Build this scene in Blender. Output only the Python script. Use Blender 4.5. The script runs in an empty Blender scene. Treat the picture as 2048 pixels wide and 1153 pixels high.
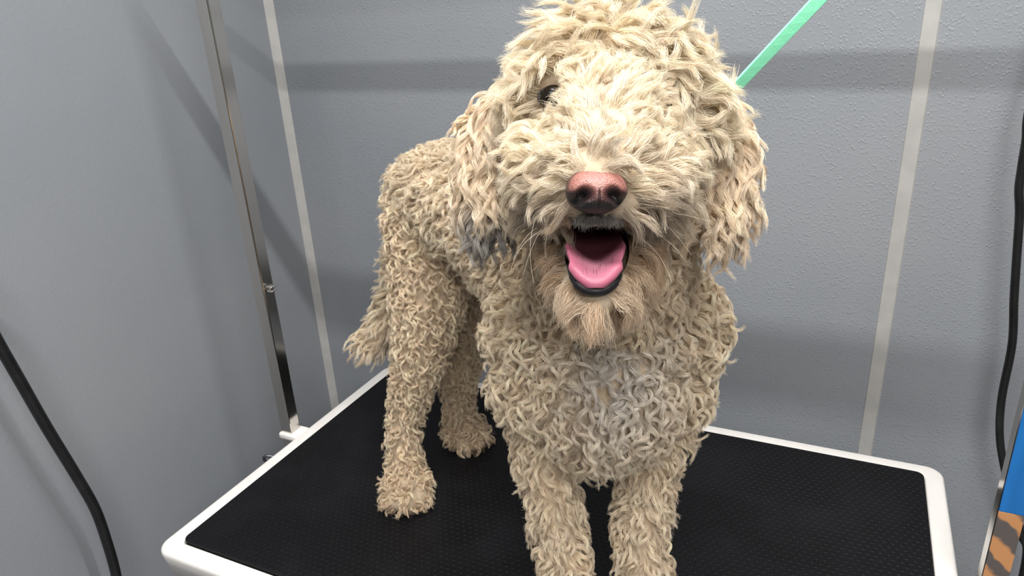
import bpy, bmesh, math, time
import numpy as np
from mathutils import Vector, Matrix
T0 = time.time()
rng = np.random.default_rng(7)
SC = bpy.context.scene
COL = SC.collection
PI = math.pi
ZT = 0.75                                   # height of the table top above the floor

# ------------------------------------------------------------------ camera
FPX, YAW, PITCH, ROLL = 1424.715, -0.456447, 0.376510, -0.0558824
CAM = np.array([0.876991, -1.142431, 0.724030 + ZT])
def cam_axes():
    cy, sy, cp, sp = math.cos(YAW), math.sin(YAW), math.cos(PITCH), math.sin(PITCH)
    f = np.array([sy*cp, cy*cp, -sp]); r = np.array([cy, -sy, 0.0]); u = np.cross(r, f)
    cr, sr = math.cos(ROLL), math.sin(ROLL)
    return cr*r + sr*u, -sr*r + cr*u, f
CR, CU, CF = cam_axes()
cd = bpy.data.cameras.new('camera'); cam = bpy.data.objects.new('camera', cd); COL.objects.link(cam)
cd.sensor_width = 36.0; cd.lens = 36.0*FPX/2048.0; cd.clip_start = 0.02; cd.clip_end = 30
cam.matrix_world = Matrix(((CR[0], CU[0], -CF[0], CAM[0]), (CR[1], CU[1], -CF[1], CAM[1]), (CR[2], CU[2], -CF[2], CAM[2]), (0, 0, 0, 1)))
SC.camera = cam
def G(px, py, d):
    """a point measured in the photograph at a known distance d (m) along the view axis"""
    return CAM + d*(CF + (px-1024)/FPX*CR - (py-576.5)/FPX*CU)
def on_plane(px, py, ax, v):
    dr = CF + (px-1024)/FPX*CR - (py-576.5)/FPX*CU
    return CAM + (v-CAM[ax])/dr[ax]*dr

# ------------------------------------------------------------------ light
SC.view_settings.view_transform = 'Standard'; SC.view_settings.look = 'None'
SC.view_settings.gamma = 1; SC.view_settings.use_curve_mapping = False
SC.view_settings.exposure = 0.0
W = bpy.data.worlds.new('world'); SC.world = W; W.use_nodes = True
W.node_tree.nodes['Background'].inputs[0].default_value = (0.9, 0.95, 1.0, 1)
W.node_tree.nodes['Background'].inputs[1].default_value = 0.05
CEIL = 2.42
def tube_light(name, x, y, z, lx, ly, power, col):
    l = bpy.data.lights.new(name, 'AREA'); l.shape = 'RECTANGLE'; l.size = lx; l.size_y = ly; l.energy = power; l.color = col
    o = bpy.data.objects.new(name, l); COL.objects.link(o); o.location = (x, y, z); return o
LAMPS = [(0.80, -0.63, 21.0, 0.025), (0.90, -1.27, 27.0, 0.05), (1.80, -2.30, 36.0, 0.30)]  # the last, wide lamp is added as frontal fill for the chest
for i, (lx, ly, pw, wd) in enumerate(LAMPS):
    tube_light('ceiling_tube_light', lx, ly, CEIL-0.085, 1.2, wd, pw, (1.0, 0.985, 0.96))

# ------------------------------------------------------------------ helpers
def nt(m): return m.node_tree.nodes, m.node_tree.links
def mat(name, col, rough=0.5, metal=0.0, spec=0.5, **kw):
    m = bpy.data.materials.new(name); m.use_nodes = True
    b = m.node_tree.nodes['Principled BSDF']
    b.inputs['Base Color'].default_value = (*col, 1); b.inputs['Roughness'].default_value = rough
    b.inputs['Metallic'].default_value = metal; b.inputs['Specular IOR Level'].default_value = spec
    for k, v in kw.items(): b.inputs[k.replace('_', ' ')].default_value = v
    return m
def add_noise(m, scale, c1, c2, bump=0.0, bscale=None, detail=4.0, lo=0.35, hi=0.65, stretch=(1, 1, 1), bdist=0.001, coord='Object'):
    n, l = nt(m); b = n['Principled BSDF']
    tc = n.new('ShaderNodeTexCoord'); mp = n.new('ShaderNodeMapping'); mp.inputs['Scale'].default_value = stretch
    l.new(tc.outputs[coord], mp.inputs['Vector'])
    nz = n.new('ShaderNodeTexNoise'); nz.inputs['Scale'].default_value = scale; nz.inputs['Detail'].default_value = detail
    l.new(mp.outputs[0], nz.inputs['Vector'])
    rp = n.new('ShaderNodeValToRGB'); rp.color_ramp.elements[0].position = lo; rp.color_ramp.elements[1].position = hi
    rp.color_ramp.elements[0].color = (*c1, 1); rp.color_ramp.elements[1].color = (*c2, 1)
    l.new(nz.outputs['Fac'], rp.inputs[0]); l.new(rp.outputs[0], b.inputs['Base Color'])
    if bump:
        nb = n.new('ShaderNodeTexNoise'); nb.inputs['Scale'].default_value = bscale or scale; nb.inputs['Detail'].default_value = 3
        l.new(tc.outputs[coord], nb.inputs['Vector'])
        bp = n.new('ShaderNodeBump'); bp.inputs['Strength'].default_value = bump; bp.inputs['Distance'].default_value = bdist
        l.new(nb.outputs['Fac'], bp.inputs['Height']); l.new(bp.outputs[0], b.inputs['Normal'])
    return m
def link(o, parent=None):
    COL.objects.link(o)
    if parent is not None: o.parent = parent
    return o
def obj(name, bm, m, parent=None, smooth=False):
    me = bpy.data.meshes.new(name); bm.normal_update(); bm.to_mesh(me); bm.free()
    if m: me.materials.append(m)
    if smooth: me.polygons.foreach_set('use_smooth', [True]*len(me.polygons))
    return link(bpy.data.objects.new(name, me), parent)
def empty(name, loc, label, cat, group=None):
    o = bpy.data.objects.new(name, None); COL.objects.link(o); o.location = loc; o.empty_display_size = 0.05
    return tag(o, label, cat, group)
def tag(o, label=None, cat=None, group=None, kind=None):
    for k, v in (('label', label), ('category', cat), ('group', group), ('kind', kind)):
        if v: o[k] = v
    return o
def box(bm, x0, x1, y0, y1, z0, z1, bev=0.0, seg=2):
    r = bmesh.ops.create_cube(bm, size=1.0)
    for v in r['verts']:
        v.co = Vector(((x0+x1)/2+v.co.x*(x1-x0), (y0+y1)/2+v.co.y*(y1-y0), (z0+z1)/2+v.co.z*(z1-z0)))
    if bev:
        es = list({e for v in r['verts'] for e in v.link_edges})
        bmesh.ops.bevel(bm, geom=es, offset=bev, segments=seg, affect='EDGES', profile=0.5)
    return bm
def cyl(bm, a, b, r, seg=20, r2=None):
    a, b = Vector(a), Vector(b); d = b-a
    q = d.to_track_quat('Z', 'Y').to_matrix().to_4x4()
    bmesh.ops.create_cone(bm, cap_ends=True, segments=seg, radius1=r, radius2=r if r2 is None else r2, depth=d.length, matrix=Matrix.Translation((a+b)/2) @ q)
    return bm
def smooth_path(pts, n=8):
    pts = [Vector(p) for p in pts]; out = []
    P = [pts[0]*2-pts[1]] + pts + [pts[-1]*2-pts[-2]]
    for i in range(1, len(P)-2):
        for k in range(n):
            t = k/n
            out.append(0.5*((2*P[i])+(P[i+1]-P[i-1])*t+(2*P[i-1]-5*P[i]+4*P[i+1]-P[i+2])*t*t+(3*P[i]-P[i-1]-3*P[i+1]+P[i+2])*t**3))
    out.append(pts[-1]); return out
def tube(bm, pts, r, seg=12, n=8, closed=False):
    c = smooth_path(pts, n) if n > 1 else [Vector(p) for p in pts]
    rr = r if hasattr(r, '__len__') else [r]*len(c)
    up = Vector((0.3, 0.2, 1)).normalized(); rings = []
    for i, p in enumerate(c):
        t = (c[min(i+1, len(c)-1)]-c[max(i-1, 0)]).normalized()
        s = t.cross(up).normalized(); up2 = s.cross(t).normalized(); up = up2
        ri = rr[min(i*len(rr)//len(c), len(rr)-1)] if len(rr) != len(c) else rr[i]
        rings.append([bm.verts.new(p+(s*math.cos(a)+up2*math.sin(a))*ri) for a in [2*PI*k/seg for k in range(seg)]])
    for a, b in zip(rings, rings[1:]):
        for k in range(seg): bm.faces.new((a[k], a[(k+1) % seg], b[(k+1) % seg], b[k]))
    bm.faces.new(rings[0][::-1]); bm.faces.new(rings[-1]); return bm
def rrect(x0, x1, y0, y1, r, seg=8):
    out = []
    for cx, cy, a0 in ((x1-r, y1-r, 0), (x0+r, y1-r, 90), (x0+r, y0+r, 180), (x1-r, y0+r, 270)):
        for k in range(seg+1):
            a = math.radians(a0+90*k/seg); out.append((cx+r*math.cos(a), cy+r*math.sin(a)))
    return out
def loft(bm, rings, cap0=True, cap1=True):
    V = [[bm.verts.new(p) for p in R] for R in rings]; n = len(V[0])
    for a, b in zip(V, V[1:]):
        for k in range(n): bm.faces.new((a[k], a[(k+1) % n], b[(k+1) % n], b[k]))
    if cap0: bm.faces.new(V[0][::-1])
    if cap1: bm.faces.new(V[-1])
    return bm

# ------------------------------------------------------------------ room
XL, YB, XR, YF = -0.265, 0.10, 2.75, -2.9
wall_m = mat('grey wall panel', (0.27, 0.285, 0.30), 0.42, spec=0.4)
add_noise(wall_m, 2.2, (0.258, 0.276, 0.300), (0.290, 0.305, 0.326), bump=0.55, bscale=210, bdist=0.0006)
def wall_finish(m, scale_a, strength):
    n, l = nt(m); b = n['Principled BSDF']
    tc = n.new('ShaderNodeTexCoord'); v = n.new('ShaderNodeTexVoronoi'); v.inputs['Scale'].default_value = scale_a
    l.new(tc.outputs['Object'], v.inputs['Vector'])
    mr = n.new('ShaderNodeMapRange'); mr.inputs[1].default_value = 0.0; mr.inputs[2].default_value = 0.42; mr.inputs[3].default_value = 1; mr.inputs[4].default_value = 0
    l.new(v.outputs['Distance'], mr.inputs[0])
    nz = n.new('ShaderNodeTexNoise'); nz.inputs['Scale'].default_value = 60; l.new(tc.outputs['Object'], nz.inputs['Vector'])
    mu = n.new('ShaderNodeMath'); mu.operation = 'MULTIPLY'; l.new(mr.outputs[0], mu.inputs[0]); l.new(nz.outputs['Fac'], mu.inputs[1])
    bp = n.new('ShaderNodeBump'); bp.inputs['Strength'].default_value = strength; bp.inputs['Distance'].default_value = 0.0012
    l.new(mu.outputs[0], bp.inputs['Height'])
    old = [x for x in n if x.type == 'BUMP' and x != bp]
    if old: l.new(old[0].outputs[0], bp.inputs['Normal'])
    l.new(bp.outputs[0], b.inputs['Normal'])
    return m
wall_rough = wall_finish(wall_m.copy(), 190, 0.85); wall_rough.name = 'pebbled grey wall panel'
wall_m.name = 'fine grained grey wall panel'
trim_m = mat('off white caulk strip', (0.42, 0.415, 0.40), 0.6)
add_noise(trim_m, 30, (0.40, 0.395, 0.38), (0.45, 0.44, 0.425), bump=0.2, bscale=150)
floor_m = mat('grey vinyl floor', (0.2, 0.2, 0.21), 0.5); add_noise(floor_m, 25, (0.16, 0.16, 0.17), (0.25, 0.25, 0.26))
far_m = mat('warm dark wall', (0.20, 0.185, 0.175), 0.7); add_noise(far_m, 3, (0.18, 0.165, 0.155), (0.23, 0.21, 0.20))
ceil_m = mat('white ceiling tile', (0.7, 0.7, 0.69), 0.8); add_noise(ceil_m, 60, (0.66, 0.66, 0.65), (0.74, 0.74, 0.73), bump=0.3)
def slab(name, m, *a):
    return tag(obj(name, box(bmesh.new(), *a), m), kind='structure')
slab('floor', floor_m, XL-0.1, XR+0.1, YF-0.1, YB+0.1, -0.1, 0)
slab('ceiling', ceil_m, XL-0.1, XR+0.1, YF-0.1, YB+0.1, CEIL, CEIL+0.1)
slab('wall_back', wall_rough, XL, XR+0.1, YB, YB+0.1, 0, CEIL)
slab('wall_left', wall_m, XL-0.1, XL, YF-0.1, YB+0.1, 0, CEIL)
slab('wall_right', far_m, XR, XR+0.1, YF, YB, 0, CEIL)
slab('wall_front', far_m, XL, XR, YF-0.1, YF, 0, CEIL)
# corner bead and the strip over the panel joint
bm = bmesh.new()
pr = [(XL, YB-0.013), (XL+0.004, YB-0.009), (XL+0.009, YB-0.0045), (XL+0.015, YB), (XL, YB)]
loft(bm, [[(x, y, 0.001) for x, y in pr], [(x, y, CEIL-0.001) for x, y in pr]])
tag(obj('trim_1', bm, trim_m), kind='structure')
bm = bmesh.new(); xs = 0.9597
pr = [(xs-0.0115, YB), (xs-0.0105, YB-0.0018), (xs+0.0095, YB-0.0018), (xs+0.0115, YB)]
loft(bm, [[(x, y, 0.001) for x, y in pr], [(x, y, CEIL-0.001) for x, y in pr]])
tag(obj('trim_2', bm, trim_m), kind='structure')

# ------------------------------------------------------------------ grooming table
white_m = mat('white powder coat', (0.86, 0.83, 0.79), 0.35); add_noise(white_m, 14, (0.84, 0.81, 0.77), (0.88, 0.855, 0.82), bump=0.1, bscale=300)
steel_m = mat('polished stainless steel', (0.62, 0.59, 0.55), 0.13, metal=1.0); add_noise(steel_m, 5, (0.56, 0.53, 0.49), (0.66, 0.63, 0.59), stretch=(1, 1, 0.3))
dsteel_m = mat('dark steel', (0.12, 0.12, 0.13), 0.35, metal=0.8)
mat_m = mat('black ribbed rubber', (0.012, 0.012, 0.014), 0.42, spec=0.22)
def mat_relief(m):
    n, l = nt(m); b = n['Principled BSDF']; tc = n.new('ShaderNodeTexCoord'); sp = n.new('ShaderNodeSeparateXYZ'); l.new(tc.outputs['Object'], sp.inputs[0])
    def M(op, a, c=None):
        x = n.new('ShaderNodeMath'); x.operation = op
        for i, s in enumerate((a, c)):
            if s is None: continue
            if isinstance(s, (int, float)): x.inputs[i].default_value = s
            else: l.new(s, x.inputs[i])
        return x.outputs[0]
    X = M('MULTIPLY', sp.outputs[0], 1/0.0105); Y = M('MULTIPLY', sp.outputs[1], 1/0.0085)
    row = M('MULTIPLY', M('FLOORED_MODULO', M('FLOOR', Y), 2.0), 0.5)
    fx = M('SUBTRACT', M('FRACT', M('ADD', X, row)), 0.5); fy = M('SUBTRACT', M('FRACT', Y), 0.5)
    d = M('SQRT', M('ADD', M('POWER', M('MULTIPLY', fx, 1.0), 2.0), M('POWER', M('MULTIPLY', fy, 1.9), 2.0)))
    h = n.new('ShaderNodeMapRange'); h.interpolation_type = 'SMOOTHSTEP'
    h.inputs[1].default_value = 0.12; h.inputs[2].default_value = 0.36; h.inputs[3].default_value = 1; h.inputs[4].default_value = 0
    l.new(d, h.inputs[0])
    nz = n.new('ShaderNodeTexNoise'); nz.inputs['Scale'].default_value = 9; nz.inputs['Detail'].default_value = 5; l.new(tc.outputs['Object'], nz.inputs['Vector'])
    fin = n.new('ShaderNodeTexNoise'); fin.inputs['Scale'].default_value = 700; l.new(tc.outputs['Object'], fin.inputs['Vector'])
    hh = M('ADD', h.outputs[0], M('MULTIPLY', fin.outputs['Fac'], 0.25))
    bp = n.new('ShaderNodeBump'); bp.inputs['Strength'].default_value = 0.8; bp.inputs['Distance'].default_value = 0.0011
    l.new(hh, bp.inputs['Height']); l.new(bp.outputs[0], b.inputs['Normal'])
    rp = n.new('ShaderNodeValToRGB'); rp.color_ramp.elements[0].position = 0.45; rp.color_ramp.elements[1].position = 0.8
    rp.color_ramp.elements[0].color = (0.004, 0.004, 0.005, 1); rp.color_ramp.elements[1].color = (0.009, 0.009, 0.011, 1)
    l.new(nz.outputs['Fac'], rp.inputs[0]); l.new(rp.outputs[0], b.inputs['Base Color'])
    r2 = n.new('ShaderNodeMapRange'); r2.inputs[3].default_value = 0.36; r2.inputs[4].default_value = 0.6
    l.new(nz.outputs['Fac'], r2.inputs[0]); l.new(r2.outputs[0], b.inputs['Roughness'])
mat_relief(mat_m)
TW, TD, RIM = 1.067, 0.6203, 0.0283
table = empty('grooming_table', (TW/2, -TD/2, 0), 'white framed dog grooming table with black dimpled rubber mat under the dog', 'table')
def tchild(name, bm, m, smooth=False, parent=None):
    for v in bm.verts: v.co -= Vector((TW/2, -TD/2, 0))
    return obj(name, bm, m, parent or table, smooth)
bm = bmesh.new(); rings = []
ro = 0.026
rings.append([(x, y, ZT-0.045) for x, y in rrect(0.006, TW-0.006, -TD+0.006, -0.006, ro)])
rings.append([(x, y, ZT-0.008) for x, y in rrect(0, TW, -TD, 0, ro)])
for k in range(1, 5):
    a = k/4*PI/2; e = 0.006*(1-math.cos(a)); rings.append([(x, y, ZT-0.006+0.006*math.sin(a)) for x, y in rrect(e, TW-e, -TD+e, -e, ro-e)])
for k in range(0, 4):
    a = k/3*PI/2; e = RIM-0.003+0.003*math.sin(a); rings.append([(x, y, ZT-0.003*(1-math.cos(a))) for x, y in rrect(e, TW-e, -TD+e, -e, 0.012)])
rings.append([(x, y, ZT-0.010) for x, y in rrect(RIM, TW-RIM, -TD+RIM, -RIM, 0.012)])
loft(bm, rings)
tchild('table_frame', bm, white_m, True)
MT = ZT+0.004
bm = bmesh.new(); rings = []; g = RIM+0.0012
for z, e in ((ZT-0.009, 0), (MT-0.0012, 0), (MT-0.0003, 0.0004), (MT, 0.0013)):
    rings.append([(x, y, z) for x, y in rrect(g+e, TW-g-e, -TD+g+e, -g-e, 0.011)])
loft(bm, rings); tchild('rubber_mat', bm, mat_m)
# folding legs and feet below the picture
for sx in (0.12, TW-0.12):
    for sy in (-0.07, -TD+0.07):
        tchild('leg', cyl(bmesh.new(), (sx, sy, 0.02), (sx, sy, ZT-0.045), 0.016), steel_m, True)
        tchild('foot', cyl(bmesh.new(), (sx, sy, 0), (sx, sy, 0.025), 0.02), dsteel_m, True)
    tchild('leg_brace', cyl(bmesh.new(), (sx, -0.07, 0.22), (sx, -TD+0.07, 0.22), 0.010), steel_m, True)

# ------------------------------------------------------------------ overhead grooming arm (two poles and a bar)
PY0, PY1 = -0.300, -0.275; BARZ = 1.62
arm = empty('grooming_gantry', (TW/2, -0.2875, ZT), 'polished square steel grooming frame rising at both sides of the table', 'grooming frame')
def achild(name, bm, m, smooth=False, parent=None):
    for v in bm.verts: v.co -= Vector((TW/2, -0.2875, ZT))
    return obj(name, bm, m, parent or arm, smooth)
LP = (-0.038, -0.013); RP = (1.079, 1.104)
lp = achild('pole', box(bmesh.new(), LP[0], LP[1], PY0, PY1, ZT-0.10, BARZ, 0.002), steel_m)
rp_ = achild('pole', box(bmesh.new(), RP[0], RP[1], PY0, PY1, ZT-0.10, BARZ, 0.002), steel_m)
achild('crossbar', box(bmesh.new(), LP[0]-0.002, RP[1]+0.002, PY0-0.001, PY1+0.001, BARZ, BARZ+0.025, 0.003), steel_m)
blue_refl_m = mat('painted blue reflection', (0.012, 0.19, 0.58), 0.3); add_noise(blue_refl_m, 16, (0.008, 0.115, 0.36), (0.012, 0.16, 0.48), stretch=(3, 3, 0.4), bump=0.1)  # blue reflection on the steel pole, put into the colour of a thin shell
orange_refl_m = mat('painted orange and brown reflection', (0.5, 0.25, 0.1), 0.45)  # orange and brown reflection on the pole, painted as shell colour
def orange_refl(m):
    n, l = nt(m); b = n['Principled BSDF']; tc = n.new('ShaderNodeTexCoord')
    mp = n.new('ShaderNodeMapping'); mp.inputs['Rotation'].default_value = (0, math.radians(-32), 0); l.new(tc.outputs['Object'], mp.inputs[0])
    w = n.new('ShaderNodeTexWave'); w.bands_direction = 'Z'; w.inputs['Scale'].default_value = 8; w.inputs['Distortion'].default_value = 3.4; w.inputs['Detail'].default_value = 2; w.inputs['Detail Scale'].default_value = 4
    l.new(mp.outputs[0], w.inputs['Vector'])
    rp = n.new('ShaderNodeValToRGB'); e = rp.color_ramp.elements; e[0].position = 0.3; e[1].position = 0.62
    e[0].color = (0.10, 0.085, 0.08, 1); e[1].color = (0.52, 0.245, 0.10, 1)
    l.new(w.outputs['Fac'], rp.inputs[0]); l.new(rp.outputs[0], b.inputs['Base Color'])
orange_refl(orange_refl_m)
tag(achild('pole_reflection', box(bmesh.new(), RP[0]+0.0006, RP[1]+0.0012, PY0-0.0012, PY1+0.001, ZT+0.147, ZT+0.325, 0.0004), blue_refl_m), 'bright blue reflection painted on a thin shell on the right pole')
tag(achild('pole_reflection', box(bmesh.new(), RP[0]+0.0006, RP[1]+0.0012, PY0-0.0012, PY1+0.001, ZT-0.03, ZT+0.1465, 0.0004), orange_refl_m), 'mottled orange and dark brown reflection painted on a thin shell on the right pole')
# eye screw on the left pole
ez = ZT+0.292
knob = achild('thumb_screw', cyl(bmesh.new(), (LP[1]-0.001, -0.288, ez), (LP[1]+0.009, -0.290, ez), 0.0042, 20), steel_m, True)
for dz in (-0.0032, 0.0042):
    achild('screw_wing', box(bmesh.new(), LP[1]+0.003, LP[1]+0.0165, -0.2975, -0.2845, ez+dz-0.0024, ez+dz+0.0024, 0.0022, 3), steel_m, True, parent=knob).location = (0, 0, 0)
# clamps gripping the frame
for x0, x1, s in ((-0.046, 0.008, 1), (TW-0.004, 1.112, -1)):
    c = achild('clamp', box(bmesh.new(), x0, x1, -0.312, -0.263, ZT-0.062, ZT-0.046, 0.004), white_m, True)
    achild('clamp_screw', cyl(bmesh.new(), ((x0+x1)/2, -0.2875, ZT-0.13), ((x0+x1)/2, -0.2875, ZT-0.062), 0.006), dsteel_m, True, parent=c)
lug = bmesh.new(); box(lug, -0.041, 0.004, -0.306, -0.268, ZT-0.012, ZT+0.001, 0.004, 3); achild('pole_socket', lug, white_m, True)
hk = bmesh.new(); tube(hk, [(-0.002, -0.338, ZT-0.030), (-0.022, -0.345, ZT-0.022), (-0.034, -0.352, ZT-0.020), (-0.040, -0.350, ZT-0.031), (-0.030, -0.346, ZT-0.040), (-0.010, -0.342, ZT-0.040)], 0.003, 10)
tag(achild('hook', hk, dsteel_m, True), 'small dark wire hook')

# ------------------------------------------------------------------ lamps on the ceiling (outside the picture, they light it; the wide one is added fill)
lampm = mat('white lamp housing', (0.8, 0.8, 0.8), 0.4)
diff_m = bpy.data.materials.new('lit diffuser'); diff_m.use_nodes = True
diff_m.node_tree.nodes['Principled BSDF'].inputs['Emission Color'].default_value = (1, 0.98, 0.95, 1); diff_m.node_tree.nodes['Principled BSDF'].inputs['Emission Strength'].default_value = 2.0
for i, (lx, ly, pw, wd) in enumerate(LAMPS):
    L = empty('ceiling_lamp', (lx, ly, CEIL), ['long white tube lamp on the ceiling above the table edge', 'long white tube lamp on the ceiling just behind the camera', 'added wide fill lamp on the ceiling at the far end of the room'][i], 'lamp')
    bm = bmesh.new(); box(bm, -0.62, 0.62, -0.02-wd/2, 0.02+wd/2, -0.05, 0, 0.004); obj('housing', bm, lampm, L)
    bm = bmesh.new(); cyl(bm, (-0.6, 0, -0.063), (0.6, 0, -0.063), 0.013, 16); obj('tube', bm, diff_m, L, True)

# ------------------------------------------------------------------ cords
cord_m = mat('black rubber cord', (0.008, 0.008, 0.009), 0.35); add_noise(cord_m, 40, (0.006, 0.006, 0.007), (0.012, 0.012, 0.013), bump=0.1)
cx = -0.19
pts = [on_plane(*p, 0, cx) for p in ((-70, 560), (-20, 655), (0, 692), (40, 762), (95, 858), (150, 948), (190, 1018), (214, 1085), (232, 1150), (246, 1230))]
lo = pts[-1]; pts += [np.array([cx, lo[1]+0.01, 0.35]), np.array([cx+0.01, lo[1]-0.02, 0.12]), np.array([cx+0.06, lo[1]-0.05, 0.012]), np.array([cx+0.30, lo[1]-0.12, 0.010])]
hi = pts[0]; pts = [np.array([cx+0.03, hi[1]-0.18, CEIL-0.6]), np.array([cx, hi[1]-0.08, 1.35])] + pts
tag(obj('power_cord', tube(bmesh.new(), pts, 0.0082, 14), cord_m, smooth=True), 'thick black cord hanging in a curve along the left wall', 'cord')
pts = [on_plane(*p, 1, 0.045) for p in ((2072, 170), (2052, 285), (2043, 340), (2038, 380), (2039, 430), (2033, 520), (2028, 600), (2024, 690), (2003, 800), (2000, 880), (2013, 955), (2030, 1012), (2043, 1072), (2050, 1130))]
hi, lo = pts[0], pts[-1]
pts = [np.array([hi[0]+0.06, 0.045, CEIL-0.5]), np.array([hi[0]+0.03, 0.045, 1.6])] + pts + [np.array([lo[0]+0.005, 0.045, 0.3]), np.array([lo[0]+0.03, 0.04, 0.06]), np.array([lo[0]+0.1, 0.02, 0.009]), np.array([lo[0]+0.4, -0.05, 0.009])]
tag(obj('power_cord', tube(bmesh.new(), pts, 0.0058, 14), cord_m, smooth=True), 'thin black cord hanging behind the right pole', 'cord')

# ------------------------------------------------------------------ leash
teal_m = mat('mint green nylon strap', (0.16, 0.72, 0.46), 0.55)
add_noise(teal_m, 500, (0.24, 0.78, 0.48), (0.28, 0.86, 0.54), bump=0.25, bscale=900)
leash = empty('leash', tuple(G(1440, 215, 0.72)), 'mint green nylon leash running from the dog neck up to the bar', 'leash')
LO = Vector(leash.location)
def strap(name, pts, w, th, side, parent, n=8):
    c = smooth_path(pts, n); bm = bmesh.new(); rings = []
    for i, p in enumerate(c):
        t = (c[min(i+1, len(c)-1)]-c[max(i-1, 0)]).normalized()
        sd = Vector(side(i/(len(c)-1)) if callable(side) else side); sd = (sd - t*sd.dot(t)).normalized(); nn = t.cross(sd)
        rings.append([p-LO+sd*a*w/2+nn*b*th/2 for a, b in ((-1, -0.5), (-0.9, -1), (0.9, -1), (1, -0.5), (1, 0.5), (0.9, 1), (-0.9, 1), (-1, 0.5))])
    loft(bm, rings); return obj(name, bm, teal_m, parent)
a1 = Vector(G(1466, 181, 0.745)); a2 = Vector(G(1636, 1, 0.86)); CV = Vector(CAM)
pn = (a1-CV).cross(a2-CV)                   # the strap is pulled straight, so its top end follows from the height of the bar
topP = Vector((CV.x-(pn.y*(-0.2875-CV.y)+pn.z*(BARZ-0.002-CV.z))/pn.x, -0.2875, BARZ-0.002))
d2 = topP-a1; a0 = a1-d2.normalized()*0.085
strap('strap', [a0, a1, a1+d2*0.33, a1+d2*0.66, topP], 0.0138, 0.0028, lambda t: (CR*0.80+CF*0.5*math.sin(2+t*2.2)), leash)
bm = bmesh.new(); tube(bm, [topP+Vector((0, 0.021*math.sin(a), 0.014+0.021*math.cos(a)))-LO for a in [PI+2*PI*k/18 for k in range(19)]], 0.0022, 8, n=1)
obj('bar_loop', bm, teal_m, leash, True)
exec_dog = True

# ------------------------------------------------------------------ dog : skin
DB = Vector((0.50, -0.39, MT))
dog = empty('dog', DB, 'cream curly haired dog standing on the table, mouth open and tongue out', 'dog')
PR = []                                    # (centre, radius, region)
def chain(pts, reg, step=0.35):
    for (a, ra), (b, rb) in zip(pts, pts[1:]):
        a, b = np.array(a, float), np.array(b, float); n = max(2, int(np.linalg.norm(b-a)/(min(ra, rb)*step))+1)
        for k in range(n+1):
            t = k/n; PR.append((a+(b-a)*t, ra+(rb-ra)*t, reg))
def ball(p, r, reg): PR.append((np.array(p, float), r, reg))
def V(x, y, z): return (x, y, ZT+z)
# trunk, from the rump to the chest
chain([(G(862, 392, 1.065), .064), (G(905, 395, 1.03), .074), (G(1000, 430, .975), .084), (G(1110, 520, .90), .090)], 'body')
chain([(G(1215, 640, .835), .095), (G(1205, 760, .835), .090), (G(1200, 815, .845), .066)], 'chest')
ball(G(1100, 660, .85), .070, 'chest'); ball(G(1325, 650, .84), .066, 'chest')
ball(G(1090, 760, .86), .058, 'chest'); ball(G(1315, 760, .85), .056, 'chest')
# neck
chain([(G(1215, 600, .82), .088), (G(1222, 480, .76), .080), (G(1228, 340, .71), .068), (G(1228, 240, .68), .062)], 'neck')
# front legs
chain([(G(1095, 800, .870), .046), (G(1092, 930, .868), .028), (G(1113, 1040, .872), .026), (G(1133, 1150, .880), .024), (G(1143, 1215, .880), .025)], 'front_leg_a')
fa = G(1143, 1215, .880)
chain([(G(1310, 810, .858), .048), (G(1297, 930, .855), .028), (G(1283, 1040, .858), .026), (G(1287, 1150, .862), .024), (G(1286, 1225, .860), .025)], 'front_leg_b')
fb = G(1286, 1225, .860)
FD = np.array([0.28, -0.96, 0.0]); SD = np.array([0.96, 0.28, 0.0])
def paw(p, fwd, reg, r=0.0155, z=None):
    side = np.array([-fwd[1], fwd[0], 0]); c = np.array([p[0], p[1], MT+0.0272])
    chain([(c, .027), (c+fwd*.022-[0, 0, .004], .024)], reg)
    for k, s in enumerate((-1.5, -0.5, 0.5, 1.5)):
        q = c+fwd*(0.036+(0.007 if abs(s) < 1 else 0))+side*s*0.0135; q[2] = MT+r*0.97
        chain([(c+side*s*0.010, r), (q, r*0.95)], reg, 0.6)
paw(fa, FD, 'front_leg_a'); paw(fb, FD, 'front_leg_b')
# hind legs : thigh, stifle, hock, pastern
h1 = np.array([.312, -.398, 0]); h2 = np.array([.335, -.188, 0])
chain([(G(862, 440, 1.06), .064), (G(862, 540, 1.065), .056), (G(852, 640, 1.075), .042), (G(838, 720, 1.09), .031), (G(815, 800, 1.12), .0225), (G(806, 880, 1.135), .020), (V(.291, -.372, .035), .023)], 'hind_leg_a')
chain([(G(900, 440, 1.13), .058), (G(920, 540, 1.165), .048), (G(928, 640, 1.19), .036), (G(922, 720, 1.21), .027), (G(915, 785, 1.235), .021), (G(920, 830, 1.25), .020), (V(.300, -.204, .030), .022)], 'hind_leg_b')
hd = np.array([0.85, -0.52, 0.0])
paw((.291, -.372), np.array([0.55, -0.835, 0.0]), 'hind_leg_a', 0.0165); paw((.300, -.204), np.array([0.85, -0.52, 0.0]), 'hind_leg_b', 0.0165)
# tail hanging behind the rump
chain([(G(820, 430, 1.10), .020), (G(805, 520, 1.14), .016), (G(790, 600, 1.17), .014), (G(768, 662, 1.185), .018), (G(738, 688, 1.19), .017)], 'tail')
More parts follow.
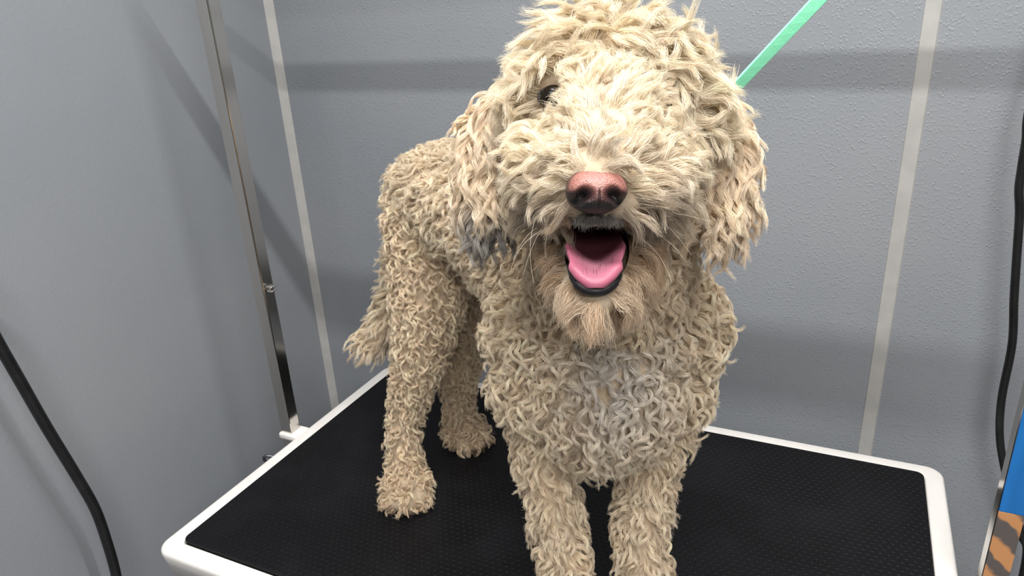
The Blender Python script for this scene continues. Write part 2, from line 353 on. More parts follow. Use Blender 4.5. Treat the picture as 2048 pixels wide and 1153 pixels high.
# head
chain([(G(1176, 180, .640), .054), (G(1252, 180, .640), .054)], 'crown', 0.2)
chain([(G(1150, 225, .650), .050), (G(1305, 225, .650), .050)], 'crown', 0.2)
ball(G(1214, 142, .66), .046, 'crown')
chain([(G(1222, 240, .600), .046), (G(1200, 320, .535), .031), (G(1196, 362, .500), .020)], 'muzzle', 0.2)
for sx in (-1, 1):
    cxp = 1205
    chain([(G(cxp+sx*100, 325, .600), .032), (G(cxp+sx*78, 365, .555), .025), (G(cxp+sx*42, 395, .520), .0165)], 'cheek', 0.3)
    ball(G(cxp+sx*104, 385, .600), .028, 'cheek')
chain([(G(1140, 418, .540), .012), (G(1193, 428, .508), .010), (G(1248, 418, .540), .012)], 'cheek', 0.4)
# lower jaw
chain([(G(1215, 540, .660), .040), (G(1200, 575, .590), .022), (G(1192, 596, .545), .0165)], 'jaw', 0.3)
for sx in (-1, 1): chain([(G(1198+sx*62, 500, .625), .016), (G(1194+sx*36, 578, .556), .0125), (G(1192, 602, .537), .012)], 'jaw', 0.4)

def ico_points(sub):
    b = bmesh.new(); bmesh.ops.create_icosphere(b, subdivisions=sub, radius=1); v = np.array([list(x.co) for x in b.verts]); f = [[y.index for y in x.verts] for x in b.faces]; b.free(); return v, np.array(f)
IV, IF = ico_points(3)
def remeshed(name, prims, voxel, smooth_it, m, parent):
    vs = np.concatenate([IV*r*(1, 1, 1)+np.array(c)-np.array(DB) for c, r, _ in prims]); fs = np.concatenate([IF+i*len(IV) for i in range(len(prims))])
    me = bpy.data.meshes.new(name+'_tmp'); me.from_pydata(vs.tolist(), [], fs.tolist())
    o = bpy.data.objects.new(name+'_tmp', me); COL.objects.link(o)
    md = o.modifiers.new('r', 'REMESH'); md.mode = 'VOXEL'; md.voxel_size = voxel
    sm = o.modifiers.new('s', 'SMOOTH'); sm.iterations = smooth_it; sm.factor = 0.6
    dg = bpy.context.evaluated_depsgraph_get(); dg.update()
    new = bpy.data.meshes.new_from_object(o.evaluated_get(dg)); new.name = name
    bpy.data.objects.remove(o); bpy.data.meshes.remove(me)
    new.materials.clear(); new.materials.append(m); new.polygons.foreach_set('use_smooth', [True]*len(new.polygons))
    return link(bpy.data.objects.new(name, new), parent)
skin_m = mat('tan skin under the coat', (0.45, 0.35, 0.25), 0.8); add_noise(skin_m, 40, (0.40, 0.31, 0.21), (0.50, 0.40, 0.29), bump=0.5, bscale=250, bdist=0.002)
body = remeshed('body', PR, 0.0045, 4, skin_m, dog)

# ears, flat leather flaps hanging at each side of the head
EARS = []
def ear(pts, reg):
    prims = []
    for (a, ra), (b, rb) in zip(pts, pts[1:]):
        a, b = np.array(a), np.array(b)
        for k in range(6):
            t = k/6; prims.append((a+(b-a)*t, ra+(rb-ra)*t, reg))
    prims.append((np.array(pts[-1][0]), pts[-1][1], reg))
    o = remeshed('ear', prims, 0.0035, 3, skin_m, dog); EARS.append((o, prims)); return o
ear([(G(1412, 195, .670), .016), (G(1444, 260, .680), .020), (G(1454, 340, .678), .022), (G(1452, 405, .675), .022), (G(1434, 458, .672), .016)], 'ear_b')
ear([(G(1005, 195, .675), .016), (G(978, 260, .688), .020), (G(964, 330, .692), .021), (G(968, 400, .690), .020), (G(981, 452, .688), .013)], 'ear_a')

# ------------------------------------------------------------------ dog : face
def vcol(me, cols, name='Col'):
    a = me.color_attributes.new(name, 'FLOAT_COLOR', 'POINT'); a.data.foreach_set('color', np.asarray(cols, np.float32).ravel())
def use_vcol(m, name='Col'):
    n, l = nt(m); a = n.new('ShaderNodeAttribute'); a.attribute_name = name; l.new(a.outputs['Color'], n['Principled BSDF'].inputs['Base Color'])
def grid_obj(name, P, m, parent, cols=None, close_u=False):
    nv, nu = P.shape[:2]; vs = (P.reshape(-1, 3)-np.array(DB)); fs = []
    for j in range(nv-1):
        for i in range(nu if close_u else nu-1):
            k = (i+1) % nu; fs.append((j*nu+i, j*nu+k, (j+1)*nu+k, (j+1)*nu+i))
    me = bpy.data.meshes.new(name); me.from_pydata(vs.tolist(), [], fs); me.materials.append(m); me.polygons.foreach_set('use_smooth', [True]*len(fs))
    if cols is not None: vcol(me, cols.reshape(-1, 4))
    return link(bpy.data.objects.new(name, me), parent)
HF = G(1193, 380, .475)-G(1225, 180, .645); HF /= np.linalg.norm(HF)
HR = CR-HF*CR.dot(HF); HR /= np.linalg.norm(HR); HU = np.cross(HR, HF)
# nose
nose_m = mat('moist nose skin', (0.5, 0.2, 0.16), 0.38, spec=0.55); use_vcol(nose_m)
def nose_bump(m):
    n, l = nt(m); tc = n.new('ShaderNodeTexCoord'); v = n.new('ShaderNodeTexVoronoi'); v.inputs['Scale'].default_value = 900; l.new(tc.outputs['Object'], v.inputs['Vector'])
    bp = n.new('ShaderNodeBump'); bp.inputs['Strength'].default_value = 0.55; bp.inputs['Distance'].default_value = 0.0006; bp.invert = True
    l.new(v.outputs['Distance'], bp.inputs['Height']); l.new(bp.outputs[0], n['Principled BSDF'].inputs['Normal'])
nose_bump(nose_m)
NF = CF*-1.0; NR = CR; NU = CU
NC = G(1193, 381, .492)
nu, nv = 160, 100
P = np.zeros((nv, nu, 3)); C = np.ones((nv, nu, 4))
def g2(x, y, cx_, cy_, sx_, sy_, rot_=0):
    dx, dy = x-cx_, y-cy_; c, s = math.cos(rot_), math.sin(rot_); a, b = dx*c+dy*s, -dx*s+dy*c
    return np.exp(-(a/sx_)**2-(b/sy_)**2)
th = np.linspace(0, 2*PI, nu, endpoint=False)[None, :]; ph = np.linspace(0.0001, 1, nv)[:, None]
ca, sa = np.cos(th), np.sin(th)
# outline: broad rounded top, narrower bottom
wx = 0.0212*np.where(sa > 0, 1.0, 1-0.26*np.maximum(-sa, 0)**1.6)
hy = np.where(sa > 0, 0.0155, 0.0168)
ex = np.abs(ca)**0.86*np.sign(ca); ey = np.abs(sa)**0.86*np.sign(sa)
ang = ph*PI*0.60
rad = np.sin(np.minimum(ang, PI/2))**0.85*np.where(ang > PI/2, 1-0.06*(ang-PI/2), 1)
X = wx*ex*rad; Y = hy*ey*rad; Zf = 0.0175*np.cos(ang)*np.where(ang > PI/2, 1.6, 1)
Zf = Zf-0.0035*np.clip(Y/0.016, -1, 1)
pit = 0; hole = 0
for s in (-1, 1):
    main = g2(X, Y, s*0.0103, -0.0045, 0.0052, 0.0042)
    slit = g2(X, Y, s*0.0160, -0.0082, 0.0068, 0.0026, s*0.5)
    hole = hole+np.clip(main**0.8+0.75*slit, 0, 1)
    Zf = Zf+0.0022*g2(X, Y, s*0.0155, -0.0035, 0.004, 0.005)
    Zf = Zf+0.0012*g2(X, Y, s*0.0095, -0.0105, 0.0035, 0.0022)
hole = np.clip(hole, 0, 1); Zf = Zf-0.0115*hole**1.5
philt = np.exp(-(X/0.0007)**2)*(Y < -0.001)*np.clip((-Y-0.001)/0.003, 0, 1); Zf = Zf-0.0014*philt
P = NC+X[..., None]*NR+Y[..., None]*NU+Zf[..., None]*NF
tt = np.clip((Y+0.0045)/0.006, 0, 1); tt = tt*tt*(3-2*tt)
edge = np.clip((np.hypot(X/0.0212, Y/0.0165)-0.88)/0.10, 0, 1)*np.clip((np.abs(X)-0.006)/0.006, 0, 1)
pink = np.array([0.28, 0.115, 0.093]); deep = np.array([0.040, 0.016, 0.016]); blk = np.array([0.012, 0.009, 0.009])
c = deep+(pink-deep)*tt[..., None]
mid = np.exp(-((X)/0.0055)**2)*np.clip((Y+0.010)/0.008, 0, 1)
c = c+(np.array([0.22, 0.08, 0.065])-c)*(0.5*mid*(1-tt))[..., None]
c = c+(blk-c)*np.clip(edge*0.75+1.1*np.clip(hole-0.15, 0, 1)*1.3+philt*0.7, 0, 1)[..., None]
c = c+(blk-c)*(np.clip((-Y-0.0070)/0.004, 0, 1)*0.92)[..., None]
for k in range(26):
    fx_, fy_ = rng.uniform(-0.018, 0.018), rng.uniform(-0.002, 0.012)
    c = c+(blk*2-c)*(0.85*g2(X, Y, fx_, fy_, 0.00035, 0.0004))[..., None]
C[..., :3] = np.clip(c, 0, 1)
nose = grid_obj('nose', P, nose_m, dog, C, close_u=True); tag(nose, 'pink nose with dark nostrils and dark lower edge')
# mouth : dark pocket, tongue, black lower lip
mouth_m = mat('dark wet mouth lining', (0.035, 0.010, 0.012), 0.35); add_noise(mouth_m, 90, (0.03, 0.008, 0.010), (0.05, 0.014, 0.016))
tongue_m = mat('pink tongue', (0.7, 0.25, 0.35), 0.42, spec=0.5); tongue_m.node_tree.nodes['Principled BSDF'].inputs['Subsurface Weight'].default_value = 0.15
tongue_m.node_tree.nodes['Principled BSDF'].inputs['Subsurface Radius'].default_value = (0.004, 0.0015, 0.0015); tongue_m.node_tree.nodes['Principled BSDF'].inputs['Subsurface Scale'].default_value = 1
lip_m = mat('black lip skin', (0.006, 0.005, 0.006), 0.45)
nu, nv = 49, 16
u = np.linspace(-1, 1, nu)[None, :]
# pocket : a shell open to the front, from palate round the cheeks to the floor of the mouth
th = np.linspace(0, 2*PI, 56, endpoint=False)[None, :]; sv = np.linspace(0, 1, 12)[:, None]
px = 1193+np.cos(th)*(66-32*sv**1.5); py = 500+np.sin(th)*np.where(np.sin(th) > 0, 74, 74)*(1-0.55*sv**1.5); dp = 0.535+0.012*np.abs(np.cos(th))+0.075*sv**0.7
def Gv(px, py, d): return CAM+d[..., None]*(CF+((px-1024)/FPX)[..., None]*CR-((py-576.5)/FPX)[..., None]*CU)
dp = dp+0*px
grid_obj('mouth_lining', Gv(px, py, dp), mouth_m, dog, None, close_u=True)
b_ = bmesh.new(); b_.free()
# tongue
vv = np.linspace(0, 1, 60)[:, None]; u = np.linspace(-1, 1, 61)[None, :]
keys = [0, .25, .5, .62, .72, .85, .95, 1.0]
yy = np.interp(vv, keys, [452, 470, 492, 506, 520, 546, 566, 573])
hw = np.interp(vv, keys, [42, 50, 58, 62.5, 59, 51, 36, 16])
dd = np.interp(vv, keys, [.590, .572, .553, .540, .530, .522, .519, .5195])
U = u+0*vv
tpx = 1191+U*hw; sag = np.interp(vv, keys, [6, 12, 26, 30, 24, 10, 0, 0])
tpy = yy+sag*(1-np.abs(U)**1.7)-sag*0.35-np.interp(vv, keys, [0, 0, 0, 3, 4, 12, 16, 4])*np.abs(U)**2.4
tdp = dd+0.010*(1-np.abs(U)**2)*np.interp(vv, keys, [1, 1, .9, .7, .3, -.1, -.2, -.1])+0.004*np.abs(U)**4
TP = Gv(tpx, tpy, tdp)
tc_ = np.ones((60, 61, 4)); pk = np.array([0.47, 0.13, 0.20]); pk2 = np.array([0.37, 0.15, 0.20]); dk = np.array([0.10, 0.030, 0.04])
m1 = np.clip((vv-0.53-0.10*(1-U**2))/0.10, 0, 1)  # shade inside the mouth painted as a dark back and middle of the tongue
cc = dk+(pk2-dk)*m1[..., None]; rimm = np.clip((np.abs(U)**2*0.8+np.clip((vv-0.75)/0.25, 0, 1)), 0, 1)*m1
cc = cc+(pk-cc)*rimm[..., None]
for k in range(46):
    uu, v0 = rng.uniform(-0.7, 0.7), rng.uniform(0.62, 0.88); ln = rng.uniform(0.01, 0.05)
    s = np.exp(-((U-uu-0.12*(vv-v0)*(uu))/0.008)**2-((vv-v0)/ln)**2); cc = cc*(1-0.55*s[..., None])
tc_[..., :3] = cc; use_vcol(tongue_m)
add_t = nt(tongue_m)
tn = add_t[0].new('ShaderNodeTexNoise'); tn.inputs['Scale'].default_value = 900; tcx = add_t[0].new('ShaderNodeTexCoord'); add_t[1].new(tcx.outputs['Object'], tn.inputs['Vector'])
tb = add_t[0].new('ShaderNodeBump'); tb.inputs['Strength'].default_value = 0.4; tb.inputs['Distance'].default_value = 0.0006; add_t[1].new(tn.outputs['Fac'], tb.inputs['Height']); add_t[1].new(tb.outputs[0], add_t[0]['Principled BSDF'].inputs['Normal'])
tongue = grid_obj('tongue', TP, tongue_m, dog, tc_); tag(tongue, 'wide pink tongue with dark creases')
s_ = tongue.modifiers.new('t', 'SOLIDIFY'); s_.thickness = 0.0035; s_.offset = -1 
s2 = tongue.modifiers.new('sub', 'SUBSURF'); s2.levels = 1; s2.render_levels = 1
bm = bmesh.new()
tube(bm, [Vector(G(x, y, d))-DB for x, y, d in ((1141, 532, .542), (1147, 553, .532), (1157, 569, .526), (1172, 579, .523), (1191, 582, .522), (1210, 579, .523), (1225, 569, .526), (1235, 553, .532), (1240, 532, .542))], [0.003, .0035, .004, .0042, .0043, .0042, .004, .0035, .003], 12)
obj('lower_lip', bm, lip_m, dog, True)
# eyes deep in the coat
eye_m = mat('dark brown glossy eye', (0.006, 0.004, 0.003), 0.25, spec=0.25)
for x, y in ((1106, 196), (1324, 216)):
    c_ = G(x, y, .596); bm = bmesh.new(); bmesh.ops.create_uvsphere(bm, u_segments=32, v_segments=20, radius=0.0108, matrix=Matrix.Translation(Vector(c_)-DB)); obj('eye', bm, eye_m, dog, True)
    R = HR; bm = bmesh.new()
    tube(bm, [Vector(c_+R*0.0125*math.cos(a)+CU*0.0085*math.sin(a)-CF*0.0010)-DB for a in [2*PI*k/20 for k in range(21)]], 0.0011, 8, n=1); obj('eyelid', bm, lip_m, dog, True)
EOF_FACE = 1

# ------------------------------------------------------------------ dog : coat, real strands gathered in locks
PC = np.array([p[0] for p in PR]); PRr = np.array([p[1] for p in PR]); PT = [p[2] for p in PR]
def surf_samples(o, n, keep=None):
    me = o.data; me.calc_loop_triangles(); nvt = len(me.vertices)
    co = np.empty(nvt*3, np.float32); me.vertices.foreach_get('co', co); co = co.reshape(-1, 3).astype(float)
    no = np.empty(nvt*3, np.float32); me.vertices.foreach_get('normal', no); no = no.reshape(-1, 3).astype(float)
    tr = np.empty(len(me.loop_triangles)*3, np.int32); me.loop_triangles.foreach_get('vertices', tr); tr = tr.reshape(-1, 3)
    A = np.linalg.norm(np.cross(co[tr[:, 1]]-co[tr[:, 0]], co[tr[:, 2]]-co[tr[:, 0]]), axis=1)/2
    return co, no, tr, A
def nearest_region(P):
    out = np.empty(len(P), np.int32)
    for i in range(0, len(P), 4000):
        d = np.linalg.norm(P[i:i+4000, None, :]-PC[None], axis=2)-PRr[None]; out[i:i+4000] = d.argmin(1)
    return out
def nrm(a): return a/np.maximum(np.linalg.norm(a, axis=-1, keepdims=True), 1e-9)
hair_mats = {}
def hair_material(name, gloss=0.15):
    m = bpy.data.materials.new(name); m.use_nodes = True; n, l = nt(m); n.remove(n['Principled BSDF']); out = n['Material Output']
    a = n.new('ShaderNodeAttribute'); a.attribute_name = 'tint'
    df = n.new('ShaderNodeBsdfDiffuse'); tl = n.new('ShaderNodeBsdfTranslucent'); gl = n.new('ShaderNodeBsdfHair'); gl.component = 'Reflection'
    gl.inputs['RoughnessU'].default_value = 0.35; gl.inputs['RoughnessV'].default_value = 0.6; gl.inputs['Color'].default_value = (1, 0.97, 0.92, 1)
    l.new(a.outputs['Color'], df.inputs['Color']); l.new(a.outputs['Color'], tl.inputs['Color'])
    m1 = n.new('ShaderNodeMixShader'); m1.inputs[0].default_value = 0.28; l.new(df.outputs[0], m1.inputs[1]); l.new(tl.outputs[0], m1.inputs[2])
    m2 = n.new('ShaderNodeMixShader'); m2.inputs[0].default_value = gloss; l.new(m1.outputs[0], m2.inputs[1]); l.new(gl.outputs[0], m2.inputs[2])
    l.new(m2.outputs[0], out.inputs['Surface']); return m
fur_m = hair_material('dog hair')
SC.cycles_curves.shape = 'RIBBONS'
def make_curves(name, pts, rad, col, parent):
    if name in ('head_fur', 'muzzle_fur', 'cheek_fur'):
        drop = np.zeros(len(pts), bool)
        for e, dr, er in EYE_GAPS:
            v = pts-e; al = np.clip(v@dr, -.004, .035); dist = np.linalg.norm(v-al[..., None]*dr, axis=-1); drop |= ((dist < er).mean(1) > .12)
        pts, col = pts[~drop], col[~drop]
    return make_curves_(name, pts, rad, col, parent)
def make_curves_(name, pts, rad, col, parent):
    """pts (S,K,3) in dog space, rad (K,) or (S,K), col (S,3)"""
    S, K = pts.shape[:2]; hc = bpy.data.hair_curves.new(name); hc.add_curves([K]*S)
    hc.attributes['position'].data.foreach_set('vector', pts.astype(np.float32).ravel()) if 'position' in hc.attributes else hc.points.foreach_set('position', pts.astype(np.float32).ravel())
    r = hc.attributes.get('radius') or hc.attributes.new('radius', 'FLOAT', 'POINT')
    r.data.foreach_set('value', np.broadcast_to(rad, (S, K)).astype(np.float32).ravel())
    a = hc.attributes.new('tint', 'FLOAT_COLOR', 'CURVE'); a.data.foreach_set('color', np.concatenate([col, np.ones((S, 1))], 1).astype(np.float32).ravel())
    hc.materials.append(fur_m)
    o = bpy.data.objects.new(name, hc); link(o, parent); o['kind'] = 'stuff'; return o
G0 = np.array([0, 0, -1.0])
def locks(P, N, comb, prm):
    """P,N roots and normals (n,3); comb (n,3) direction the hair lies; returns strand points"""
    n = len(P); K = prm.get('K', 14); M = prm['M']
    L = rng.uniform(*prm['L'], n)*np.ones(n); t = np.linspace(0, 1, K)
    fl = prm.get('flow', .8); q = P*prm.get('fk', 150.0)
    FV = np.stack([np.sin(q@[.7, .5, .6]+1.3)+np.sin(q@[-.9, .8, .3]), np.sin(q@[.4, -.8, .7]+.4)+np.sin(q@[.9, .6, -.5]+2.), np.sin(q@[-.5, .6, .9]+2.2)*.8], 1)
    comb = comb+fl*.55*FV; jj = prm.get('jit', .35)*.6
    comb = nrm(comb+rng.normal(0, jj, (n, 3))); comb = nrm(comb-N*(comb*N).sum(1, keepdims=True)*prm.get('flat', .8))
    lift = prm['lift']*rng.uniform(.7, 1.3, n); grav = prm.get('grav', .4)
    D = N[:, None]*(lift[:, None, None]*(1-t[None, :, None])**1.0*1.0+0.02)+comb[:, None]*(0.25+t[None, :, None])*prm.get('cw', 1)+G0*grav*t[None, :, None]**1.0
    D = nrm(D); seg = (L/(K-1))[:, None, None]
    C = np.concatenate([np.zeros((n, 1, 3)), np.cumsum(D[:, :-1]*seg, 1)], 1)
    ax = nrm(D.mean(1)); e1 = nrm(np.cross(ax, N+rng.normal(0, .2, (n, 3)))); e2 = np.cross(ax, e1)
    ph = 2.4*(FV[:, 0]+FV[:, 1])+rng.normal(0, .9, n); tn = rng.uniform(*prm['turns'], n)*rng.choice([-1, 1], n); am = rng.uniform(*prm['amp'], n)
    w = ph[:, None]+2*PI*tn[:, None]*t[None]; rp = (np.clip(t*2.2, 0, 1)**0.8)[None]*(1-0.25*t[None])
    flatk = prm.get('wave', 1.0)
    H = am[:, None, None]*(rp[..., None])*(e1[:, None]*(np.cos(w)-np.cos(ph)[:, None]*(1-t))[..., None]+flatk*e2[:, None]*(np.sin(w)-np.sin(ph)[:, None]*(1-t))[..., None])
    C = C+H
    # strands
    t1 = nrm(np.cross(N, np.array([.3, .5, .8]))); t2 = np.cross(N, t1)
    r = prm['R']*np.sqrt(rng.uniform(0, 1, (n, M))); th = rng.uniform(0, 2*PI, (n, M))
    off = (r*np.cos(th))[..., None]*t1[:, None]+(r*np.sin(th))[..., None]*t2[:, None]
    cl = 1-(1-prm['tip'])*t**prm.get('cpow', .8)
    ls = rng.uniform(.72, 1.05, (n, M))
    Pts = P[:, None, None]+off[:, :, None]*cl[None, None, :, None]
    # each strand follows the lock, a little ahead or behind
    idx = np.clip(t[None, None]*ls[..., None], 0, 1)*(K-1); i0 = np.minimum(idx.astype(int), K-2); fr = idx-i0
    ar = np.arange(n)[:, None, None]; Pts = Pts+C[ar, i0]*(1-fr[..., None])+C[ar, i0+1]*fr[..., None]
    fz = prm.get('fuzz', .0008); f1 = rng.normal(0, 1, (n, M, 1, 3)); f2 = rng.normal(0, 1, (n, M, 1, 3))
    Pts = Pts+fz*(t[None, None, :, None]**1.2)*(f1+0.7*f2*np.sin(t*7)[None, None, :, None])
    Pts = Pts-N[:, None, None]*0.0015*(1-t)[None, None, :, None]
    return Pts.reshape(n*M, K, 3)
def tints(n, M, base, alt, spread=.10):
    k = rng.beta(1.6, 1.6, n)[:, None, None]; base = np.asarray(base); alt = np.asarray(alt)
    if base.ndim == 1: base = np.broadcast_to(base, (n, 3))
    if alt.ndim == 1: alt = np.broadcast_to(alt, (n, 3))
    c = base[:, None]*(1-k)+alt[:, None]*k
    c = c*(1+rng.normal(0, spread, (n, M, 1)))*(1+rng.normal(0, .09, (n, 1, 1)))
    return np.clip(c, 0.004, .95).reshape(n*M, 3)
def radii(K, r0, r1): return r0+(r1-r0)*np.linspace(0, 1, K)**1.5
CREAM, IVORY, TAN, SAND, GREY, DIRT, RUST = [np.array(c) for c in ((.88, .745, .56), (.77, .66, .50), (.68, .50, .32), (.82, .655, .465), (.74, .68, .61), (.22, .16, .105), (.42, .22, .08))]
co, no, tri, AR = surf_samples(body, 0)
TOT = AR.sum(); print('body area', TOT, 'tris', len(tri))
def scatter(n):
    k = rng.choice(len(AR), n, p=AR/TOT); a, b = rng.random(n), rng.random(n); s = a+b > 1; a[s], b[s] = 1-a[s], 1-b[s]
    T = tri[k]; w = np.stack([1-a-b, a, b], 1)[..., None]
    return (co[T]*w).sum(1), nrm((no[T]*w).sum(1))
dDB = np.array(DB)
PC0 = PC; PC = PC-dDB
def pix(P):
    d = P+dDB-CAM; z = d@CF; return 1024+FPX*(d@CR)/z, 576.5-FPX*(d@CU)/z, z
NOSE = NC-dDB; MOUTH = G(1193, 500, .545)-dDB; EYES = [G(1103, 190, .597)-dDB, G(1326, 212, .597)-dDB]
EYE_GAPS = [(G(1101, 193, .597)-dDB, nrm(-CF-CR*.15), .0072), (G(1112, 188, .597)-dDB, nrm(-CF-CR*.15), .0060), (G(1328, 212, .597)-dDB, nrm(-CF+CR*.15), .0042)]
Pa, Na = scatter(int(TOT*70000)); reg = nearest_region(Pa); RG = np.array(PT)[reg]
q = Pa-MOUTH; mo = np.sqrt((q@CR/0.027)**2+((q@CU+.006)/0.0285)**2+((q@CF)/0.06)**2) < 1
keep = ~mo
q = Pa-NOSE; keep &= ~(np.sqrt((q@CR/0.0205)**2+((q@CU)/0.0150)**2+((q@CF)/0.022)**2) < 1)
for e, er in zip(EYES, (.0185, .0125)): keep &= np.linalg.norm(Pa-e, axis=1) > er
keep &= (Pa[:, 2] > 0.004)
Pa, Na, RG = Pa[keep], Na[keep], RG[keep]
def pick(mask, dens):
    """thin the common scatter (70000 roots per square metre) to a density"""
    k = np.where(mask)[0]; return k[rng.random(len(k)) < dens/70000]
BODYDIR = nrm(np.array([.35, -.18, 0.0]))
def emit(name, mask, dens, prm, comb, base, alt, under=None, parent=None):
    k = pick(mask, dens); P, N = Pa[k], Na[k]; c = comb(P, N) if callable(comb) else np.broadcast_to(comb, P.shape)
    b = base(P, N) if callable(base) else base; a = alt(P, N) if callable(alt) else alt
    pts = [locks(P, N, c, prm)]; cols = [tints(len(P), prm['M'], b, a, prm.get('cs', .1))]
    if under:
        k2 = pick(mask, under); P2, N2 = Pa[k2], Na[k2]; c2 = comb(P2, N2) if callable(comb) else np.broadcast_to(comb, P2.shape)
        b2 = base(P2, N2) if callable(base) else base; a2 = alt(P2, N2) if callable(alt) else alt
        up = dict(prm, M=6, L=(prm['L'][0]*.45, prm['L'][1]*.6), R=.004, tip=1.1, fuzz=.0025, amp=(.001, .003), jit=1.2, lift=1.0)
        pts.append(locks(P2, N2, c2, up)); cols.append(tints(len(P2), 6, np.asarray(a2)*.9, np.asarray(a2)*.7, .15))
    rr = radii(prm.get('K', 14), prm.get('r0', .00022), prm.get('r1', .00008))
    o = make_curves(name, np.concatenate(pts), rr, np.concatenate(cols), parent or dog)
    return o
down = lambda P, N: np.broadcast_to(G0, P.shape)
def curl(**k):
    d = dict(M=34, K=14, L=(.022, .034), lift=.7, amp=(.0032, .0062), turns=(.7, 1.35), R=.0044, tip=.32, jit=.8, grav=.4, fuzz=.0009, r0=.00015, r1=.00006, cs=.24); d.update(k); return d
# the far side and the near side of the rump and flank
def back_comb(P, N): return np.broadcast_to(nrm(-BODYDIR*0.6+G0*0.8), P.shape)
isr = lambda *r: np.isin(RG, r)
emit('body_fur', isr('body'), 16000, curl(L=(.018, .028), amp=(.002, .0042), M=26, r0=.00019, R=.0036, tip=.2, fuzz=.0013), back_comb, CREAM*.95, SAND, 14000)
def chest_base(P, N):
    x, y, z = pix(P); g = np.exp(-((x-1225)/95)**2-((y-760)/140)**2)[:, None]; return CREAM*1.02*(1-g)+GREY*1.1*g
def chest_alt(P, N):
    x, y, z = pix(P); g = np.exp(-((x-1240)/110)**2-((y-740)/150)**2)[:, None]; return SAND*1.0*(1-g)+GREY*.85*g
emit('chest_fur', isr('chest'), 13500, curl(L=(.024, .036), amp=(.0042, .0068), turns=(.9, 1.4), M=48, R=.0046, tip=.14, cpow=.65, lift=.6, fuzz=.0010, cs=.24), down, chest_base, chest_alt, 16000)
emit('neck_fur', isr('neck'), 14000, curl(L=(.020, .032), turns=(.5, 1.3)), down, CREAM*.92, SAND*.9, 18000)
def leg_alt(P, N):
    z = np.clip(P[:, 2]/.12, 0, 1)[:, None]; return TAN*1.0*(1-z)+SAND*z
for r, comb in (('front_leg_a', down), ('front_leg_b', down), ('hind_leg_a', down), ('hind_leg_b', down)):
    hind = 'hind' in r
    pw = isr(r) & (Pa[:, 2] < .055)
    emit('leg_fur', isr(r) & (Pa[:, 2] >= .03), 17000, curl(L=(.018, .027), amp=(.0026, .0046), turns=(.8, 1.5), R=.0036, lift=.7, tip=.16, cpow=.65) if hind else curl(L=(.020, .031), amp=(.0022, .0044), turns=(.5, 1.2), R=.0042, lift=.6, jit=.4, tip=.16, cpow=.65, M=40), comb, CREAM*.9 if not hind else SAND*1.08, leg_alt, 20000)
    emit('paw_fur', isr(r) & (Pa[:, 2] < .03), 18000, curl(L=(.012, .020), amp=(.0012, .0028), turns=(.5, 1.3), R=.0024, lift=.7, grav=.25), lambda P, N: nrm(N*[1, 1, 0]+G0*0.5), SAND*1.1, TAN, 24000)
emit('tail_fur', isr('tail'), 16000, curl(L=(.026, .040), amp=(.002, .005), turns=(.4, 1.0), lift=.9, jit=.5), lambda P, N: nrm(np.array([-.8, -.3, -.55]))+0*P, CREAM, SAND, 20000)
# head : long loose waves that part from the crown
HC = G(1225, 165, .645)-dDB
def crown_comb(P, N):
    rad = P-HC; rad = nrm(rad-HF*(rad@HF)[:, None]*.6); return nrm(rad*0.9+HF*.45+G0*.35)
wavy = dict(M=70, K=18, L=(.032, .052), lift=.6, amp=(.003, .0065), turns=(.5, 1.2), R=.0074, tip=.12, jit=.85, grav=.3, wave=.7, fuzz=.0015, cpow=.9, r0=.00014, r1=.00005, cs=.23)
emit('head_fur', isr('crown'), 11000, wavy, crown_comb, IVORY, CREAM*1.05, 20000)
px_, py_, pz_ = pix(Pa); LIPZ = (np.abs(px_-1193) < 56) & (py_ > 408) & (py_ < 520)
def muz_comb(P, N):
    q = P-NOSE; lat = (q@CR)[:, None]*CR; up = q-lat; return nrm(nrm(q-(q@HF)[:, None]*HF*0)*0.9+nrm(lat+1e-6)*.55+G0*.25)
def stains(x, y):
    st = 0
    for sx_, sy_, wx_, wy_, k_ in ((1070, 412, 42, 30, .85), (1318, 402, 48, 42, .8), (1085, 350, 36, 12, .8), (1262, 332, 44, 13, .8), (1285, 450, 30, 30, .9), (1100, 445, 30, 26, .9)): st = st+k_*np.exp(-((x-sx_)/wx_)**2-((y-sy_)/wy_)**2)
    return np.clip(st*1.1, 0, 1)[:, None]
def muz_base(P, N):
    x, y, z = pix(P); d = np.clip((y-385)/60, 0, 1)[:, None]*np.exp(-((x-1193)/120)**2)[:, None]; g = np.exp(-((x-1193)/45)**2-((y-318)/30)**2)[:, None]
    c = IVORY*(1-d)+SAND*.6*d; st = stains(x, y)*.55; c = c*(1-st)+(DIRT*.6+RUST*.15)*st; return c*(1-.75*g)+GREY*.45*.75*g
def muz_alt(P, N):
    x, y, z = pix(P); d = np.clip((y-372)/50, 0, 1)[:, None]*np.exp(-((x-1193)/130)**2)[:, None]; c = CREAM*(1-d)+(DIRT*.6+RUST*.4)*d
    st = stains(x, y); return c*(1-st)+(DIRT*.6+RUST*.15)*st
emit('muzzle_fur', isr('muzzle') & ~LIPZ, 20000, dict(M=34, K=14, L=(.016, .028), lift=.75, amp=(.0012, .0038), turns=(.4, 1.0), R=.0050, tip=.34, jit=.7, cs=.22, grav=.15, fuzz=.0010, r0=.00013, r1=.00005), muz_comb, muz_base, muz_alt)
emit('cheek_fur', isr('cheek') & ~LIPZ, 16000, dict(M=38, K=16, L=(.020, .034), lift=.75, amp=(.0018, .0048), turns=(.4, 1.0), R=.0054, tip=.28, jit=.6, cs=.22, grav=.75, fuzz=.0011, r0=.00013, r1=.00005), muz_comb, muz_base, muz_alt)
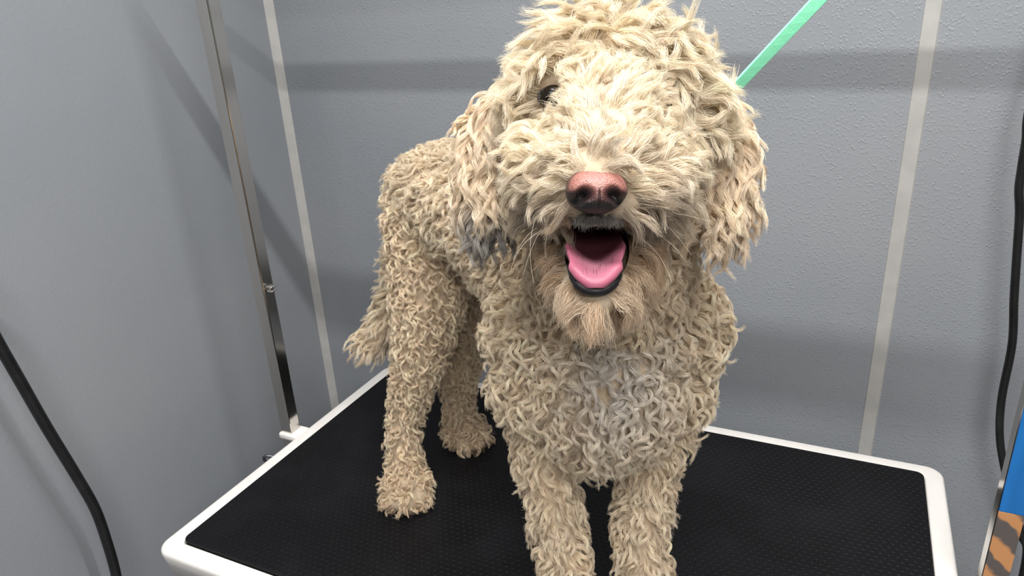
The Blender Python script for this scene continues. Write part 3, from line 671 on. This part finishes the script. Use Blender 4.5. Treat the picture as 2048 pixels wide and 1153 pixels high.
def jaw_base(P, N):
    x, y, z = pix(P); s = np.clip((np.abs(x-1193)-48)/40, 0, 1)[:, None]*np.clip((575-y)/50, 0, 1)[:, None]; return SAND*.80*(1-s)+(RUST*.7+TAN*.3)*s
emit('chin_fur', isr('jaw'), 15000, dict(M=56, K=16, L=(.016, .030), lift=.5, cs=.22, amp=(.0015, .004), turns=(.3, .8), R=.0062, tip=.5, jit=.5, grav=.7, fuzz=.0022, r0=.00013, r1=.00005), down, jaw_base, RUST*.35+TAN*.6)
# short dark hairs of the upper lip
n = 300; s = rng.uniform(-1, 1, n); lx = 1193+s*62; ly = 432-4*np.abs(s)**2+rng.uniform(-11, 9, n); ld = .4985+.040*np.abs(s)**1.6
P = np.array([G(a_, b_, c_) for a_, b_, c_ in zip(lx, ly, ld)])-dDB; N = nrm(-CF*1.0+CR*s[:, None]*.7+0*P)
dark = (np.abs(s) < .72)[:, None]
make_curves('lip_fur', locks(P, N, nrm(-CU+CR*s[:, None]*.5), dict(M=12, K=12, L=(.005, .010), lift=.5, amp=(.0005, .0016), turns=(.3, .9), R=.0016, tip=.4, jit=.5, grav=.7, fuzz=.0008)),
            radii(12, .00009, .00004), tints(n, 12, np.where(dark, GREY*.22, TAN*.6), np.where(dark, DIRT*.10, RUST*.8), .25), dog)
# a few long whiskers
ws = []
for k in range(12):
    s = rng.choice([-1, 1]); p0 = G(1193+s*rng.uniform(55, 120), rng.uniform(400, 470), .53+rng.uniform(0, .02)); L_ = rng.uniform(.025, .055); t = np.linspace(0, 1, 12)[:, None]
    ws.append(p0-dDB+L_*t*nrm(CR*s*rng.uniform(.3, 1)-CF*rng.uniform(.1, .7)-CU*rng.uniform(-.1, .7))-CU*L_*rng.uniform(.1, .5)*t*t-CR*s*L_*rng.uniform(0, .4)*t**2)
make_curves('whiskers', np.array(ws), radii(12, .00011, .00005), np.tile(IVORY, (12, 1)), dog)
# ears
for o, prims in EARS:
    co, no, tri, AR = surf_samples(o, 0); TOT = AR.sum(); P, N = scatter(int(TOT*17000))
    x, y, z = pix(P); k = y > (175 if x.mean() > 1200 else 185); P, N = P[k], N[k]; y = y[k]
    d = dict(M=36, K=20, L=(.028, .042), lift=.5, cs=.22, amp=(.0026, .0052), turns=(.7, 1.5), R=.0044, tip=.28, jit=.4, grav=1.0, wave=.7, fuzz=.0009)
    side = 1 if x.mean() > 1200 else -1
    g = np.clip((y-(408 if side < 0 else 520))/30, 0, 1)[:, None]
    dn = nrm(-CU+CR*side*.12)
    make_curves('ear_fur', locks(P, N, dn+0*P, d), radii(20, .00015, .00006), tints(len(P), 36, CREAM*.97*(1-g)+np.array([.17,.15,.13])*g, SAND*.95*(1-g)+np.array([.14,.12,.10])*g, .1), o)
print('fur done', round(time.time()-T0, 1), 's')
